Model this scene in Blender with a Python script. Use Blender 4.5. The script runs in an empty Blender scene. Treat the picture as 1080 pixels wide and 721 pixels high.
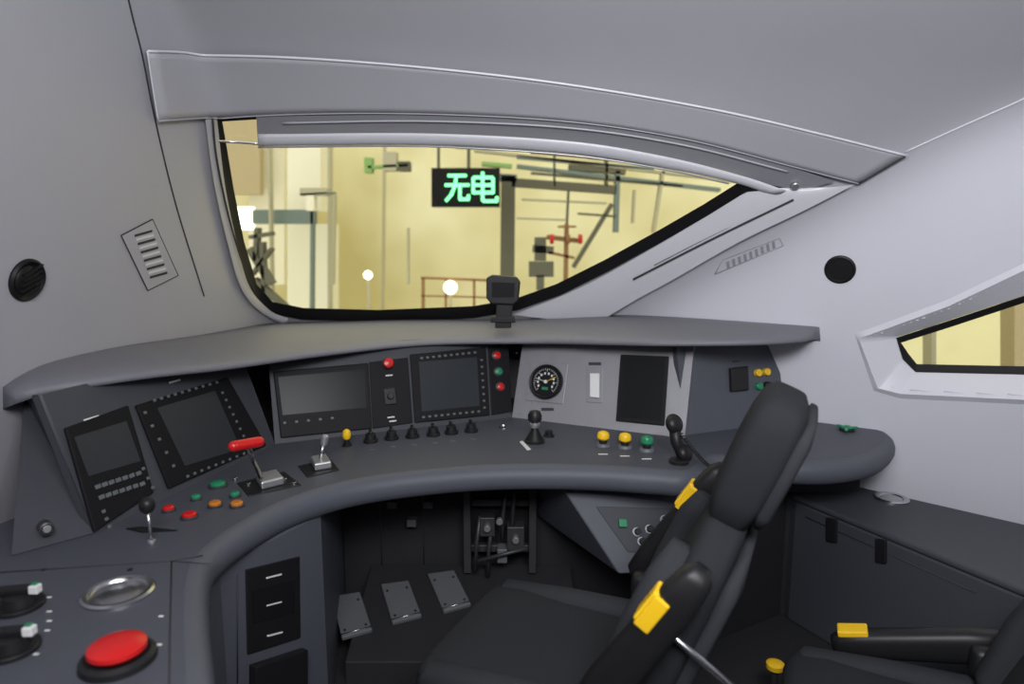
import bpy, bmesh, math, numpy as np
from mathutils import Vector, Matrix
D=bpy.data; SC=bpy.context.scene
# ------------------------------------------------------------------ camera
TH=math.radians(8.7); CAM=np.array([0,0,1.6]); FPX=720.0
FW=np.array([0,math.cos(TH),-math.sin(TH)]); UP=np.array([0,math.sin(TH),math.cos(TH)]); RT=np.array([1.,0,0])
cd=D.cameras.new('camera'); cam=D.objects.new('camera',cd); SC.collection.objects.link(cam)
cam.location=CAM; cam.rotation_euler=(math.pi/2-TH,0,0); cd.lens=24; cd.sensor_width=36; cd.clip_start=.05
cd.dof.use_dof=True; cd.dof.focus_distance=2.3; cd.dof.aperture_fstop=1.8
SC.camera=cam
SC.view_settings.view_transform='Standard'
def ray(x,y): return FW+RT*((x-540)/FPX)+UP*((360.5-y)/FPX)
# ------------------------------------------------------------------ materials
def mat(name,col,rough=.5,metal=0,noise=.0,scale=40,bump=0.0,emit=None,es=0,spec=.5,coat=0):
    m=D.materials.new(name); m.use_nodes=True; nt=m.node_tree; b=nt.nodes['Principled BSDF']
    b.inputs['Base Color'].default_value=(*col,1); b.inputs['Roughness'].default_value=rough
    b.inputs['Metallic'].default_value=metal; b.inputs['Specular IOR Level'].default_value=spec
    b.inputs['Coat Weight'].default_value=coat
    if emit: b.inputs['Emission Color'].default_value=(*emit,1); b.inputs['Emission Strength'].default_value=es
    if noise>0 or bump>0:
        tc=nt.nodes.new('ShaderNodeTexCoord'); n=nt.nodes.new('ShaderNodeTexNoise'); n.inputs['Scale'].default_value=scale
        n.inputs['Detail'].default_value=4
        nt.links.new(tc.outputs['Object'],n.inputs['Vector'])
        if noise>0:
            r=nt.nodes.new('ShaderNodeMapRange'); r.inputs['To Min'].default_value=1-noise; r.inputs['To Max'].default_value=1+noise
            mx=nt.nodes.new('ShaderNodeVectorMath'); mx.operation='SCALE'; mx.inputs[0].default_value=col
            nt.links.new(n.outputs['Fac'],r.inputs['Value']); nt.links.new(r.outputs['Result'],mx.inputs['Scale'])
            nt.links.new(mx.outputs[0],b.inputs['Base Color'])
        if bump>0:
            bp=nt.nodes.new('ShaderNodeBump'); bp.inputs['Strength'].default_value=bump; bp.inputs['Distance'].default_value=.002
            nt.links.new(n.outputs['Fac'],bp.inputs['Height']); nt.links.new(bp.outputs['Normal'],b.inputs['Normal'])
    return m
M={}
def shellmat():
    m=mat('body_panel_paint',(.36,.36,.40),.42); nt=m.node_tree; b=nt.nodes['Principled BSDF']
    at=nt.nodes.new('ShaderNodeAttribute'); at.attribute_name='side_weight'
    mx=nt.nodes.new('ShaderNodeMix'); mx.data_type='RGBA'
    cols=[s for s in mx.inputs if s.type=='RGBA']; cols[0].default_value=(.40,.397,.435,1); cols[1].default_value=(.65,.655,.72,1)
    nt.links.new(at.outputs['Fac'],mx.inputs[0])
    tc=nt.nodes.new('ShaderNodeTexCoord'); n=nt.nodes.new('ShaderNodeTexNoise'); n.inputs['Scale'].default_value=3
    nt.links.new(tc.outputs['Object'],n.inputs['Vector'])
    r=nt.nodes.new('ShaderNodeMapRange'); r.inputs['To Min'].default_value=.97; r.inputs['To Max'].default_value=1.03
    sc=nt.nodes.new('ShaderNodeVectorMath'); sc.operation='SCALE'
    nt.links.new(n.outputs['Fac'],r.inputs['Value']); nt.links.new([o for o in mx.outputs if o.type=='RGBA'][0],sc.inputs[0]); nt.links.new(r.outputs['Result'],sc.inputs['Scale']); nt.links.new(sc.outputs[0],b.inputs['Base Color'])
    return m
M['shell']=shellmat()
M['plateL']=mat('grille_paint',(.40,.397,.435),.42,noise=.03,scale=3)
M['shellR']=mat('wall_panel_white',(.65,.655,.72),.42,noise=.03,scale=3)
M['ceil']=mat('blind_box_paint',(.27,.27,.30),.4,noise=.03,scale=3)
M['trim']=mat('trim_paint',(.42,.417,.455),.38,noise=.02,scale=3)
M['lip']=mat('lip_white',(.66,.66,.71),.35,noise=.02)
M['seam']=mat('seam_dark',(.03,.03,.035),.7,noise=.1)
M['desk']=mat('desk_laminate',(.066,.070,.088),.48,noise=.05,scale=60,bump=.08,spec=.4)
M['deskb']=mat('desk_body',(.078,.083,.104),.55,noise=.05,scale=50,spec=.4)
M['cowl']=mat('cowl_soft',(.16,.16,.185),.55,noise=.05,scale=60,bump=.1)
M['panel']=mat('instrument_panel_grey',(.052,.055,.066),.55,noise=.04,scale=60,spec=.3)
M['panelL']=mat('instrument_panel_alu',(.25,.25,.27),.45,metal=.2,noise=.06,scale=20)
M['bezel']=mat('bezel_black',(.009,.009,.011),.55,noise=.1,spec=.15)
M['screen']=mat('screen_glass',(.03,.034,.040),.3,noise=.05,spec=.2)
M['screenD']=mat('screen_dark_glass',(.010,.011,.012),.28,noise=.05,spec=.12)
M['key']=mat('key_grey',(.11,.12,.13),.5,noise=.1)
M['black']=mat('black_plastic',(.011,.011,.013),.45,noise=.1,spec=.35)
M['dark']=mat('dark_cavity',(.016,.016,.02),.7,noise=.15,scale=20)
M['rubber']=mat('rubber_gasket',(.007,.007,.008),.5,noise=.1,spec=.3)
M['red']=mat('red_plastic',(.55,.012,.012),.3,noise=.04)
M['green']=mat('green_plastic',(.015,.22,.10),.35,noise=.05)
M['yellow']=mat('yellow_plastic',(.85,.52,.015),.4,noise=.04)
M['amber']=mat('amber_plastic',(.5,.17,.02),.35,noise=.05)
M['steel']=mat('brushed_steel',(.55,.55,.57),.25,metal=1,noise=.08,scale=90)
M['alu']=mat('aluminium',(.5,.5,.52),.42,metal=.8,noise=.06,scale=60)
M['white']=mat('white_label',(.7,.7,.7),.5,noise=.03)
M['fab']=mat('seat_fabric',(.019,.020,.024),.85,noise=.3,scale=500,bump=.25,spec=.2)
M['fab2']=mat('seat_fabric_side',(.027,.029,.034),.8,noise=.3,scale=500,bump=.2,spec=.2)
M['floor']=mat('floor_rubber',(.025,.025,.028),.6,noise=.2,scale=60,bump=.1)
M['plate']=mat('foot_plate',(.14,.145,.155),.5,metal=.2,noise=.1,scale=80)
M['mech']=mat('mechanism_grey',(.06,.06,.065),.45,metal=.4,noise=.1,scale=80)
def hallwall():
    m=mat('depot_wall_paint',(.8,.72,.36),.8); nt=m.node_tree; b=nt.nodes['Principled BSDF']
    tc=nt.nodes.new('ShaderNodeTexCoord'); n=nt.nodes.new('ShaderNodeTexNoise'); n.inputs['Scale'].default_value=.4; n.inputs['Detail'].default_value=3
    cr=nt.nodes.new('ShaderNodeValToRGB'); cr.color_ramp.elements[0].position=.34; cr.color_ramp.elements[0].color=(.66,.59,.30,1)
    cr.color_ramp.elements[1].position=.60; cr.color_ramp.elements[1].color=(.96,.93,.68,1)
    nt.links.new(tc.outputs['Object'],n.inputs['Vector']); nt.links.new(n.outputs['Fac'],cr.inputs['Fac']); nt.links.new(cr.outputs['Color'],b.inputs['Base Color'])
    return m
M['hall']=hallwall()
M['hdark']=mat('depot_steel_dark',(.12,.12,.09),.7,noise=.1)
M['hblue']=mat('depot_steel_blue',(.17,.23,.23),.6,noise=.1)
M['htan']=mat('depot_tan',(.5,.42,.27),.7,noise=.1)
M['hwhite']=mat('depot_white',(.95,.93,.82),.7,noise=.05)
M['hbrown']=mat('depot_brown',(.28,.14,.05),.6,noise=.1)
M['hgrey']=mat('depot_grey',(.48,.46,.35),.7,noise=.1)
M['hgreen']=mat('depot_green',(.25,.45,.15),.7,noise=.1)
M['led']=mat('led_green',(.1,1,.3),.5,emit=(.26,1,.45),es=1.7)
M['lamp']=mat('lamp_glow',(1,1,.85),.5,emit=(1,.95,.75),es=2.5)
M['lampo']=mat('lamp_orange',(1,.5,.1),.5,emit=(1,.6,.1),es=1.0)
gm=D.materials.new('window_glass'); gm.use_nodes=True; nt=gm.node_tree; nt.nodes.clear()
o=nt.nodes.new('ShaderNodeOutputMaterial'); mx=nt.nodes.new('ShaderNodeMixShader'); t=nt.nodes.new('ShaderNodeBsdfTransparent'); g=nt.nodes.new('ShaderNodeBsdfGlossy')
t.inputs[0].default_value=(.95,.97,.95,1); g.inputs['Roughness'].default_value=.03; mx.inputs[0].default_value=.05
nt.links.new(t.outputs[0],mx.inputs[1]); nt.links.new(g.outputs[0],mx.inputs[2]); nt.links.new(mx.outputs[0],o.inputs[0]); M['glass']=gm
# ------------------------------------------------------------------ mesh helpers
def empty(name,loc=(0,0,0)):
    e=D.objects.new(name,None); e.location=loc; e.empty_display_size=.05; SC.collection.objects.link(e); return e
def mk(name,v,f,m,par=None,smooth=False,bev=0,seg=2,solid=0):
    me=D.meshes.new(name); me.from_pydata([tuple(map(float,p)) for p in v],[],[tuple(map(int,q)) for q in f]); me.validate(); me.update()
    me.materials.append(M[m] if isinstance(m,str) else m)
    bm=bmesh.new(); bm.from_mesh(me); bmesh.ops.recalc_face_normals(bm,faces=bm.faces); bm.to_mesh(me); bm.free()
    ob=D.objects.new(name,me); SC.collection.objects.link(ob)
    if smooth:
        for p in me.polygons: p.use_smooth=True
    if solid: 
        s=ob.modifiers.new('s','SOLIDIFY'); s.thickness=solid; s.offset=0
    if bev:
        b=ob.modifiers.new('b','BEVEL'); b.width=bev; b.segments=seg; b.limit_method='ANGLE'; b.angle_limit=math.radians(40)
    if par is not None:
        ob.parent=par; ob.matrix_parent_inverse=Matrix.Translation(-Vector(par.location))
    return ob
def prism(name,a,b,m,par=None,bev=0,seg=2,smooth=False):
    n=len(a); v=list(a)+list(b); f=[tuple(range(n)),tuple(range(n,2*n))]+[(i,(i+1)%n,n+(i+1)%n,n+i) for i in range(n)]
    return mk(name,v,f,m,par,smooth,bev,seg)
def basis(n):
    n=np.array(n,float); n/=np.linalg.norm(n); a=np.array([0,0,1.]) if abs(n[2])<.9 else np.array([1.,0,0])
    u=np.cross(a,n); u/=np.linalg.norm(u); return u,np.cross(n,u),n
def lathe(name,p,n,prof,m,par=None,seg=32,caps=True):
    u,w,n=basis(n); p=np.array(p,float); v=[];f=[]
    for r,h in prof:
        for i in range(seg):
            a=2*math.pi*i/seg; v.append(p+n*h+u*r*math.cos(a)+w*r*math.sin(a))
    for k in range(len(prof)-1):
        for i in range(seg): j=(i+1)%seg; f.append((k*seg+i,k*seg+j,(k+1)*seg+j,(k+1)*seg+i))
    if caps:
        f.append(tuple(range(seg))); f.append(tuple(range((len(prof)-1)*seg,len(prof)*seg)))
    ob=mk(name,v,f,m,par,True)
    e=ob.modifiers.new('e','EDGE_SPLIT'); e.split_angle=math.radians(35)
    return ob
def cyl(name,p,n,r,h,m,par=None,r2=None,seg=28):
    r2=r if r2 is None else r2; e=min(r,r2,abs(h))*.15
    return lathe(name,p,n,[(r,0),(r,0+e*.1),(r2,h-e),(r2-e,h)],m,par,seg)
def ball(name,p,r,m,par=None,n=(0,0,1),sq=1.0,seg=20):
    return lathe(name,p,n,[(max(1e-4,r*math.sin(math.pi*k/12)),-r*sq*math.cos(math.pi*k/12)) for k in range(13)],m,par,seg)
def tube(name,pts,r,m,par=None,seg=8):
    pts=[np.array(p,float) for p in pts]; v=[];f=[];n=len(pts); pu=None
    for i,p in enumerate(pts):
        t=pts[min(i+1,n-1)]-pts[max(i-1,0)]; t/=np.linalg.norm(t)+1e-12
        if pu is None: u,w,_=basis(t)
        else: u=pu-t*np.dot(pu,t); u/=np.linalg.norm(u); w=np.cross(t,u)
        pu=u
        for k in range(seg):
            a=2*math.pi*k/seg; v.append(p+u*r*math.cos(a)+w*r*math.sin(a))
    for i in range(n-1):
        for k in range(seg): j=(k+1)%seg; f.append((i*seg+k,i*seg+j,(i+1)*seg+j,(i+1)*seg+k))
    f.append(tuple(range(seg))); f.append(tuple(range((n-1)*seg,n*seg)))
    return mk(name,v,f,m,par,True)
def cat(P,N,closed=False):
    P=[np.array(p,float) for p in P]; n=len(P)
    if not closed: P=[2*P[0]-P[1]]+P+[2*P[-1]-P[-2]]
    else: P=[P[-1]]+P+[P[0],P[1]]
    dense=[]
    for i in range(1,len(P)-2):
        a,b,c,d=P[i-1],P[i],P[i+1],P[i+2]
        for k in range(24):
            t=k/24; dense.append(.5*((2*b)+(c-a)*t+(2*a-5*b+4*c-d)*t*t+(-a+3*b-3*c+d)*t**3))
    dense.append(P[-2]); dense=np.array(dense)
    L=np.concatenate([[0],np.cumsum(np.linalg.norm(np.diff(dense,axis=0),axis=1))])
    s=np.linspace(0,L[-1],N+(1 if closed else 0)); 
    out=np.stack([np.interp(s,L,dense[:,k]) for k in range(dense.shape[1])],1)
    return out[:-1] if closed else out
class Surf:
    def __init__(s,P,u,n): s.P=np.array(P,float); s.n=np.array(n,float)/np.linalg.norm(n); u=np.array(u,float); u-=s.n*np.dot(u,s.n); s.u=u/np.linalg.norm(u); s.v=np.cross(s.n,s.u); 
    def hit(s,x,y,h=0):
        r=ray(x,y); t=np.dot(s.P-CAM,s.n)/np.dot(r,s.n); return CAM+r*t+s.n*h
    def at(s,a,b,h=0): return s.P+s.u*a+s.v*b+s.n*h
def poly(name,S,px,h0,h1,m,par=None,bev=0,seg=2): return prism(name,[S.hit(x,y,h0) for x,y in px],[S.hit(x,y,h1) for x,y in px],m,par,bev,seg)
def rectat(name,S,c,w,hh,h0,h1,m,par=None,bev=0,ang=0):
    ca,sa=math.cos(ang),math.sin(ang); U=S.u*ca+S.v*sa; V=-S.u*sa+S.v*ca; q=[(-1,-1),(1,-1),(1,1),(-1,1)]
    return prism(name,[c+U*a*w/2+V*b*hh/2+S.n*h0 for a,b in q],[c+U*a*w/2+V*b*hh/2+S.n*h1 for a,b in q],m,par,bev)
# ------------------------------------------------------------------ cab shell: rounded intersection of flat body panels
PL=[((-1,.12,.25),(-1.55,1.5,1.0),'L'),((.51,.83,.22),None,'R'),((.0987,.735,.67),None,'W'),((.09,.45,.888),(0,2.40,2.22),'C'),
    ((0,0,1),(0,0,2.5),'C'),((1,0,0),(2.6,0,0),'R'),((0,-1,0),(0,-1.3,0),'B')]
N=[];DD=[];LB=[]
for n,p,l in PL:
    n=np.array(n,float); s=np.linalg.norm(n); n/=s
    if p is not None: d=np.dot(n,p)
    else: d={'R':3.27,'W':3.27}[l]/s
    N.append(n);DD.append(d);LB.append(l)
N=np.array(N);DD=np.array(DD);K=26.
def Ff(P):
    e=(P@N.T-DD)*K; m=e.max(-1,keepdims=True); w=np.exp(e-m); return (m[...,0]+np.log(w.sum(-1)))/K,w/w.sum(-1,keepdims=True)
def march(O,R,tmax=12.):
    lo=np.zeros(R.shape[:-1]);hi=np.full(R.shape[:-1],tmax)
    for _ in range(36):
        mid=(lo+hi)/2; f,_w=Ff(O+R*mid[...,None]); ins=f<0; lo=np.where(ins,mid,lo); hi=np.where(ins,hi,mid)
    return (lo+hi)/2
def sh(x,y,off=0):
    r=ray(x,y); t=march(CAM,r[None,:])[0]; p=CAM+r*t; _,w=Ff(p[None,:]); g=(w@N)[0]; g/=np.linalg.norm(g); return p-g*off
def shn(x,y):
    p=sh(x,y); _,w=Ff(p[None,:]); g=(w@N)[0]; return -g/np.linalg.norm(g)
def offpoly(P,d):
    P=np.array(P,float); t=np.roll(P,-1,0)-np.roll(P,1,0); t/=np.linalg.norm(t,axis=1)[:,None]; n=np.stack([t[:,1],-t[:,0]],1)
    A=.5*np.sum(P[:,0]*np.roll(P[:,1],-1)-np.roll(P[:,0],-1)*P[:,1]); return P+n*(d if A>0 else -d)
WS=[(226,121),(275,118),(400,117),(520,121),(640,131),(740,150),(820,175),(846,192),(785,196),(745,221),(700,247),(640,280),(590,305),(545,321),(500,329),(400,333),(320,331),(284,324),(264,303),(250,256),(239,200),(231,150)]
def lin(P,step=6,closed=True):
    out=[];n=len(P)
    for i in range(n if closed else n-1):
        a=np.array(P[i],float);b=np.array(P[(i+1)%n],float);k=max(1,int(np.linalg.norm(b-a)/step))
        for j in range(k): out.append(a+(b-a)*j/k)
    return np.array(out)
WSd=lin(WS)
SWo=[(906,356),(1000,322),(1080,284),(1230,235),(1230,424),(1080,420),(950,414),(926,408)]
SWi=[(944,362),(1000,344),(1080,318),(1230,272),(1230,404),(1080,402),(965,399),(951,385)]
def pip(x,y,P):
    ins=np.zeros(x.shape,bool);n=len(P)
    for i in range(n):
        x1,y1=P[i];x2,y2=P[(i+1)%n]
        c=((y1>y)!=(y2>y)); xx=(x2-x1)*(y-y1)/((y2-y1)+1e-12)+x1; ins^=(c&(x<xx))
    return ins
O=np.array([.2,1.2,1.3])
az=np.concatenate([np.linspace(-90,72,520),np.linspace(72,270,60)[1:]]); el=np.concatenate([np.linspace(-60,-25,30)[:-1],np.linspace(-25,62,300),np.linspace(62,89.9,24)[1:]])
A_,E_=np.meshgrid(np.radians(az),np.radians(el)); R_=np.stack([np.cos(E_)*np.sin(A_),np.cos(E_)*np.cos(A_),np.sin(E_)],-1)
t_=march(O,R_); P_=O+R_*t_[...,None]
below=P_[...,2]<-.05
with np.errstate(all='ignore'): tf=np.where(below,(-.05-O[2])/np.minimum(R_[...,2],-1e-6),t_)
P_=O+R_*tf[...,None]; _,w_=Ff(P_); G=-(w_@N); G/=np.linalg.norm(G,axis=-1,keepdims=True); dom=w_.argmax(-1)
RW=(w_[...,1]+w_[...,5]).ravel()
rel=P_-CAM; fz=rel@FW; X=540+FPX*rel[...,0]/np.maximum(fz,1e-3); Y=360.5-FPX*(rel@UP)/np.maximum(fz,1e-3)
cx=lambda a:(a[:-1,:-1]+a[1:,:-1]+a[:-1,1:]+a[1:,1:])/4
FX,FY,FZ=cx(X),cx(Y),cx(fz)
hole=(FZ>.3)&(pip(FX,FY,WSd)|pip(FX,FY,[tuple(p) for p in offpoly(SWo,-3)]))
flr=below[:-1,:-1]&below[1:,:-1]&below[:-1,1:]&below[1:,1:]
fd=dom[:-1,:-1]; nr,nc=P_.shape[:2]; vid=np.arange(nr*nc).reshape(nr,nc)
PV=P_.reshape(-1,3); GV=G.reshape(-1,3)
lab=np.array(LB)[fd]
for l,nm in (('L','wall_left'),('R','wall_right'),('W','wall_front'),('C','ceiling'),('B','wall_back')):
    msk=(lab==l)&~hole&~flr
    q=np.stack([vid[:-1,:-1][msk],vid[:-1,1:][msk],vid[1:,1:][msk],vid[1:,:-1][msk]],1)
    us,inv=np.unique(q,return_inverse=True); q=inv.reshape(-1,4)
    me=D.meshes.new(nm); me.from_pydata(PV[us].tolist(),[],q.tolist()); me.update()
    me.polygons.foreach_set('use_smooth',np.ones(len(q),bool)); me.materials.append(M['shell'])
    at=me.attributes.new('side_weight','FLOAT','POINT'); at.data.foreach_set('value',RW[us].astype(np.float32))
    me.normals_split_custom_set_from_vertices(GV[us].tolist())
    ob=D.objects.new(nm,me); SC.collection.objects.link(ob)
mk('floor',[(-3,-2,-.02),(4,-2,-.02),(4,5,-.02),(-3,5,-.02),(-3,-2,0),(4,-2,0),(4,5,0),(-3,5,0)],[(0,1,2,3),(4,5,6,7),(0,1,5,4),(1,2,6,5),(2,3,7,6),(3,0,4,7)],'floor')
def ribbon(name,A,B,oa,ob_,m,N_=60,Mc=5,par=None,closed=False,thick=0,raw=False,bulge=0):
    if raw: a=np.array(A);b=np.array(B);N_=len(a)
    else: a=cat(A,N_,closed); b=cat(B,N_,closed)
    v=[];f=[]
    for i in range(len(a)):
        for j in range(Mc+1):
            s=j/Mc; p=a[i]*(1-s)+b[i]*s; v.append(sh(p[0],p[1],oa*(1-s)+ob_*s+bulge*math.sin(math.pi*s)))
    n=len(a)
    for i in range(n if closed else n-1):
        for j in range(Mc): k=(i+1)%n; f.append((i*(Mc+1)+j,k*(Mc+1)+j,k*(Mc+1)+j+1,i*(Mc+1)+j+1))
    return mk(name,v,f,m,par,True,solid=thick)
def line(name,P,r,m,off=0,N_=40,par=None): return tube(name,[sh(x,y,off) for x,y in cat(P,N_)],r,m,par,6)
# windshield
win=empty('window_1',sh(500,240))
inner=offpoly(WSd,-7)
ribbon('gasket',offpoly(WSd,5),inner,.008,.004,'rubber',raw=True,closed=True,par=win,Mc=3)
def fill(name,P,off,m,par):
    v=[sh(x,y,off) for x,y in P]; c=sh(*np.mean(np.array(P),0),off); 
    return mk(name,v+[c],[(i,(i+1)%len(v),len(v)) for i in range(len(v))],m,par,True)
gv=[];gf=[];gi={}
xs=np.arange(220,856,12);ys=np.arange(112,344,12)
for x in xs:
    for y in ys: gi[(x,y)]=len(gv); gv.append(sh(x,y,-.012))
for x in xs[:-1]:
    for y in ys[:-1]:
        if pip(np.array([x+6.]),np.array([y+6.]),offpoly(WSd,9))[0]: gf.append((gi[(x,y)],gi[(x+12,y)],gi[(x+12,y+12)],gi[(x,y+12)]))
mk('glass',gv,gf,'glass',win,True)
ribbon('frame_left',[(211,124),(220,190),(235,255),(250,303),(272,328),(300,338)],[(227,122),(234,190),(246,250),(260,300),(281,324),(305,334)],.022,.012,'trim',par=win,bulge=.006)
ribbon('frame_pillar',[(846,197),(790,201),(720,242),(640,288),(590,312),(540,331)],[(900,190),(850,216),(780,250),(710,290),(670,312),(632,335)],.006,.03,'lip',par=win,bulge=.006)
line('blind_slot',[(668,290),(750,248),(836,206)],.005,'seam',.027,par=win)
line('blind_slot_edge',[(690,276),(750,245),(838,202)],.002,'seam',.022,par=win)
# header
hd=empty('window_header_panel',sh(500,90))
HA=[(148,52),(300,55),(450,66),(600,84),(750,110),(870,138),(955,160)];HB=[(160,126),(300,117),(450,116),(600,124),(720,142),(830,170),(905,190)]
ribbon('cover',HA,HB,.022,.022,'trim',par=hd,thick=.006,Mc=8)
line('cover_lip_highlight',HA,.0045,'lip',.026,80,hd)  # lip painted pale to stand in for the highlight along the upper edge
line('cover_end',[HA[0],(154,90),HB[0]],.003,'lip',.024,12,hd)
line('cover_seam',[HA[-1],(930,175),HB[-1]],.003,'seam',.024,12,hd)
line('cover_under_lip',HB,.003,'trim',.024,80,hd)
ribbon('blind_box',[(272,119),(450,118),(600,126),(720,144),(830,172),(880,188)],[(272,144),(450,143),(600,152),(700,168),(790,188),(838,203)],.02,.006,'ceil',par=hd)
line('trim_strip',[(300,126),(450,124),(600,131),(720,149),(830,177)],.004,'trim',.022,60,hd)
bl=empty('roller_blind',sh(500,146))
ribbon('rolled_cloth',[(274,138),(450,137),(600,145),(700,161),(780,181),(828,197)],[(274,151),(450,150),(600,159),(700,174),(768,188),(815,202)],.022,.016,'lip',par=bl,thick=.004,bulge=.006)
line('bottom_bar',[(274,152),(450,151),(600,160),(700,175),(768,190)],.004,'alu',.02,60,bl)
line('left_rod',[(218,147),(245,148),(274,150)],.006,'steel',.01,10,bl)
line('left_rail',[(218,122),(221,160),(232,215),(247,268),(262,304)],.004,'seam',.028,30,bl)
cyl('end_bracket',sh(838,192,.0),shn(838,192),.016,.03,'alu',bl)
# wall seam and painted crease highlight
line('trim_1',[(128,-30),(140,20),(150,60),(163,125),(185,215),(215,312)],.003,'seam',.001)
line('crease_highlight',[(955,160),(1010,135),(1080,104),(1160,66)],.003,'lip',.001)  # pale line painted along the ceiling and wall crease as its bright edge
# side window
sw=empty('window_2',sh(1010,370))
def ring(name,Aq,Bq,oa,ob_,m,par,k=10):
    a=[];b=[]
    n=len(Aq)
    for i in range(n):
        for j in range(k):
            s=j/k; a.append(np.array(Aq[i])*(1-s)+np.array(Aq[(i+1)%n])*s); b.append(np.array(Bq[i])*(1-s)+np.array(Bq[(i+1)%n])*s)
    return ribbon(name,a,b,oa,ob_,m,raw=True,closed=True,par=par,Mc=4)
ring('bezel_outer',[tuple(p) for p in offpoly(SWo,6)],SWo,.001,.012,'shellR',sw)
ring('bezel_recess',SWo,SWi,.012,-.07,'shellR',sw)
ring('gasket',SWi,[tuple(p) for p in offpoly(SWi,-8)],-.066,-.075,'rubber',sw)
fill('glass',SWi,-.076,'glass',sw)
# wall fittings
def wallsurf(x,y,ux=1,uy=0):
    n=shn(x,y); p=sh(x,y); u=sh(x+ux*5,y+uy*5)-p; return Surf(p,u,n)
vg=empty('vent_grille',sh(157,268)); S=wallsurf(157,268)
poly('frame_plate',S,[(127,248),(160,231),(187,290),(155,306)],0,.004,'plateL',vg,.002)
for a,b in (((127,248),(160,231)),((160,231),(187,290)),((187,290),(155,306)),((155,306),(127,248))): tube('frame_edge',[S.hit(*a,.003),S.hit(*b,.003)],.0022,'seam',vg,6)
for k in range(11):
    s=k/10; c=np.array([150,246])*(1-s)+np.array([166,290])*s
    poly('slat_%d'%k,S,[(c[0]-9,c[1]+1),(c[0]+9,c[1]-4),(c[0]+9,c[1]-1.8),(c[0]-9,c[1]+3.2)],.002,.006,'lip' if k%2 else 'seam',vg)
vg2=empty('vent_grille',sh(790,270)); S=wallsurf(790,271)
for a,b in (((754,289),(762,274)),((762,274),(822,251)),((822,251),(826,259)),((826,259),(754,289))): tube('frame_edge',[S.hit(*a,.002),S.hit(*b,.002)],.0015,'ceil',vg2,6)
for k in range(9):
    s=k/8; c=np.array([768,280])*(1-s)+np.array([816,259])*s
    poly('slat_%d'%k,S,[(c[0]-2,c[1]-4),(c[0]+1,c[1]-5),(c[0]+2,c[1]+2),(c[0]-1,c[1]+3)],.001,.005,'ceil',vg2)
sp=empty('wall_speaker',sh(28,295)); S=wallsurf(28,295)
lathe('ring',S.P,S.n,[(.062,0),(.062,.006),(.056,.012),(.048,.006),(.045,.004)],'rubber',sp)
ball('eyeball',S.P,.045,'rubber',sp,S.n,.35)
for k in range(5): rectat('louvre_%d'%k,S,S.P+S.v*(k-2)*.016,.07,.004,.01,.019,'black',sp,ang=.5)
sp2=empty('air_nozzle',sh(886,284)); S=wallsurf(886,284)
lathe('ring',S.P,S.n,[(.058,0),(.058,.004),(.05,.007),(.046,.003)],'rubber',sp2)
# ------------------------------------------------------------------ desk
ZD=.8
DS=Surf((0,0,ZD),(1,0,0),(0,0,1))
front=[(200,720),(197,650),(200,605),(214,580),(250,553),(300,527),(360,508),(430,497),(520,490),(620,490),(690,494),(722,496),(738,488),(752,479),(800,482),(860,485),(905,480),(926,470),(932,459),(915,446)]
fp=[DS.hit(x,y)[:2] for x,y in front]; fp=[np.array([-.50,.95]),np.array([-.42,.75])][::-1]+fp
fc=cat(fp,160)
back=[(1.2,3.0),(.8,3.2),(0,3.35),(-.9,2.95),(-1.3,2.3),(-1.52,1.6),(-1.58,.75)]
out=np.array([*fc,*[np.array(b) for b in back]])
def offset2(P,d):
    t=np.roll(P,-1,0)-np.roll(P,1,0); t/=np.linalg.norm(t,axis=1)[:,None]; n=np.stack([t[:,1],-t[:,0]],1)
    A=.5*np.sum(P[:,0]*np.roll(P[:,1],-1)-np.roll(P[:,0],-1)*P[:,1]); n=n if A>0 else -n
    d=np.full(len(P),d); d[len(fc):]=0; d[0]=0; return P+n*d[:,None]
dk=empty('driver_desk',(0,2.4,.8))
lv=[(-.012,.8),(.0,.800),(.02,.796),(.034,.785),(.042,.765),(.042,.742),(.034,.722),(.015,.711),(-.03,.708)]
v=[];f=[];n=len(out)
for d,z in lv:
    for p in offset2(out,d): v.append((p[0],p[1],z))
for k in range(len(lv)-1):
    for i in range(n): j=(i+1)%n; f.append((k*n+i,k*n+j,(k+1)*n+j,(k+1)*n+i))
f.append(tuple(range((len(lv)-1)*n,len(lv)*n)))
ob=mk('padded_rim',v,f,'deskb',dk,True)  # same grey as the desk top, made lighter to imitate a brighter-lit rim
mk('desk_top',[(p[0],p[1],.8005) for p in offset2(out,-.006)]+[(p[0],p[1],.79) for p in offset2(out,-.006)],[tuple(range(n)),tuple(range(n,2*n))]+[(i,(i+1)%n,n+(i+1)%n,n+i) for i in range(n)],'desk',dk)
def dline(P,r=.0018): tube('seam_line',[DS.hit(x,y,.0015) for x,y in P],r,'seam',dk,6)
dline([(178,760),(179,680),(181,592)]); dline([(0,604),(90,598),(181,592),(214,586)]); dline([(181,592),(236,596)],.001)
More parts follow.
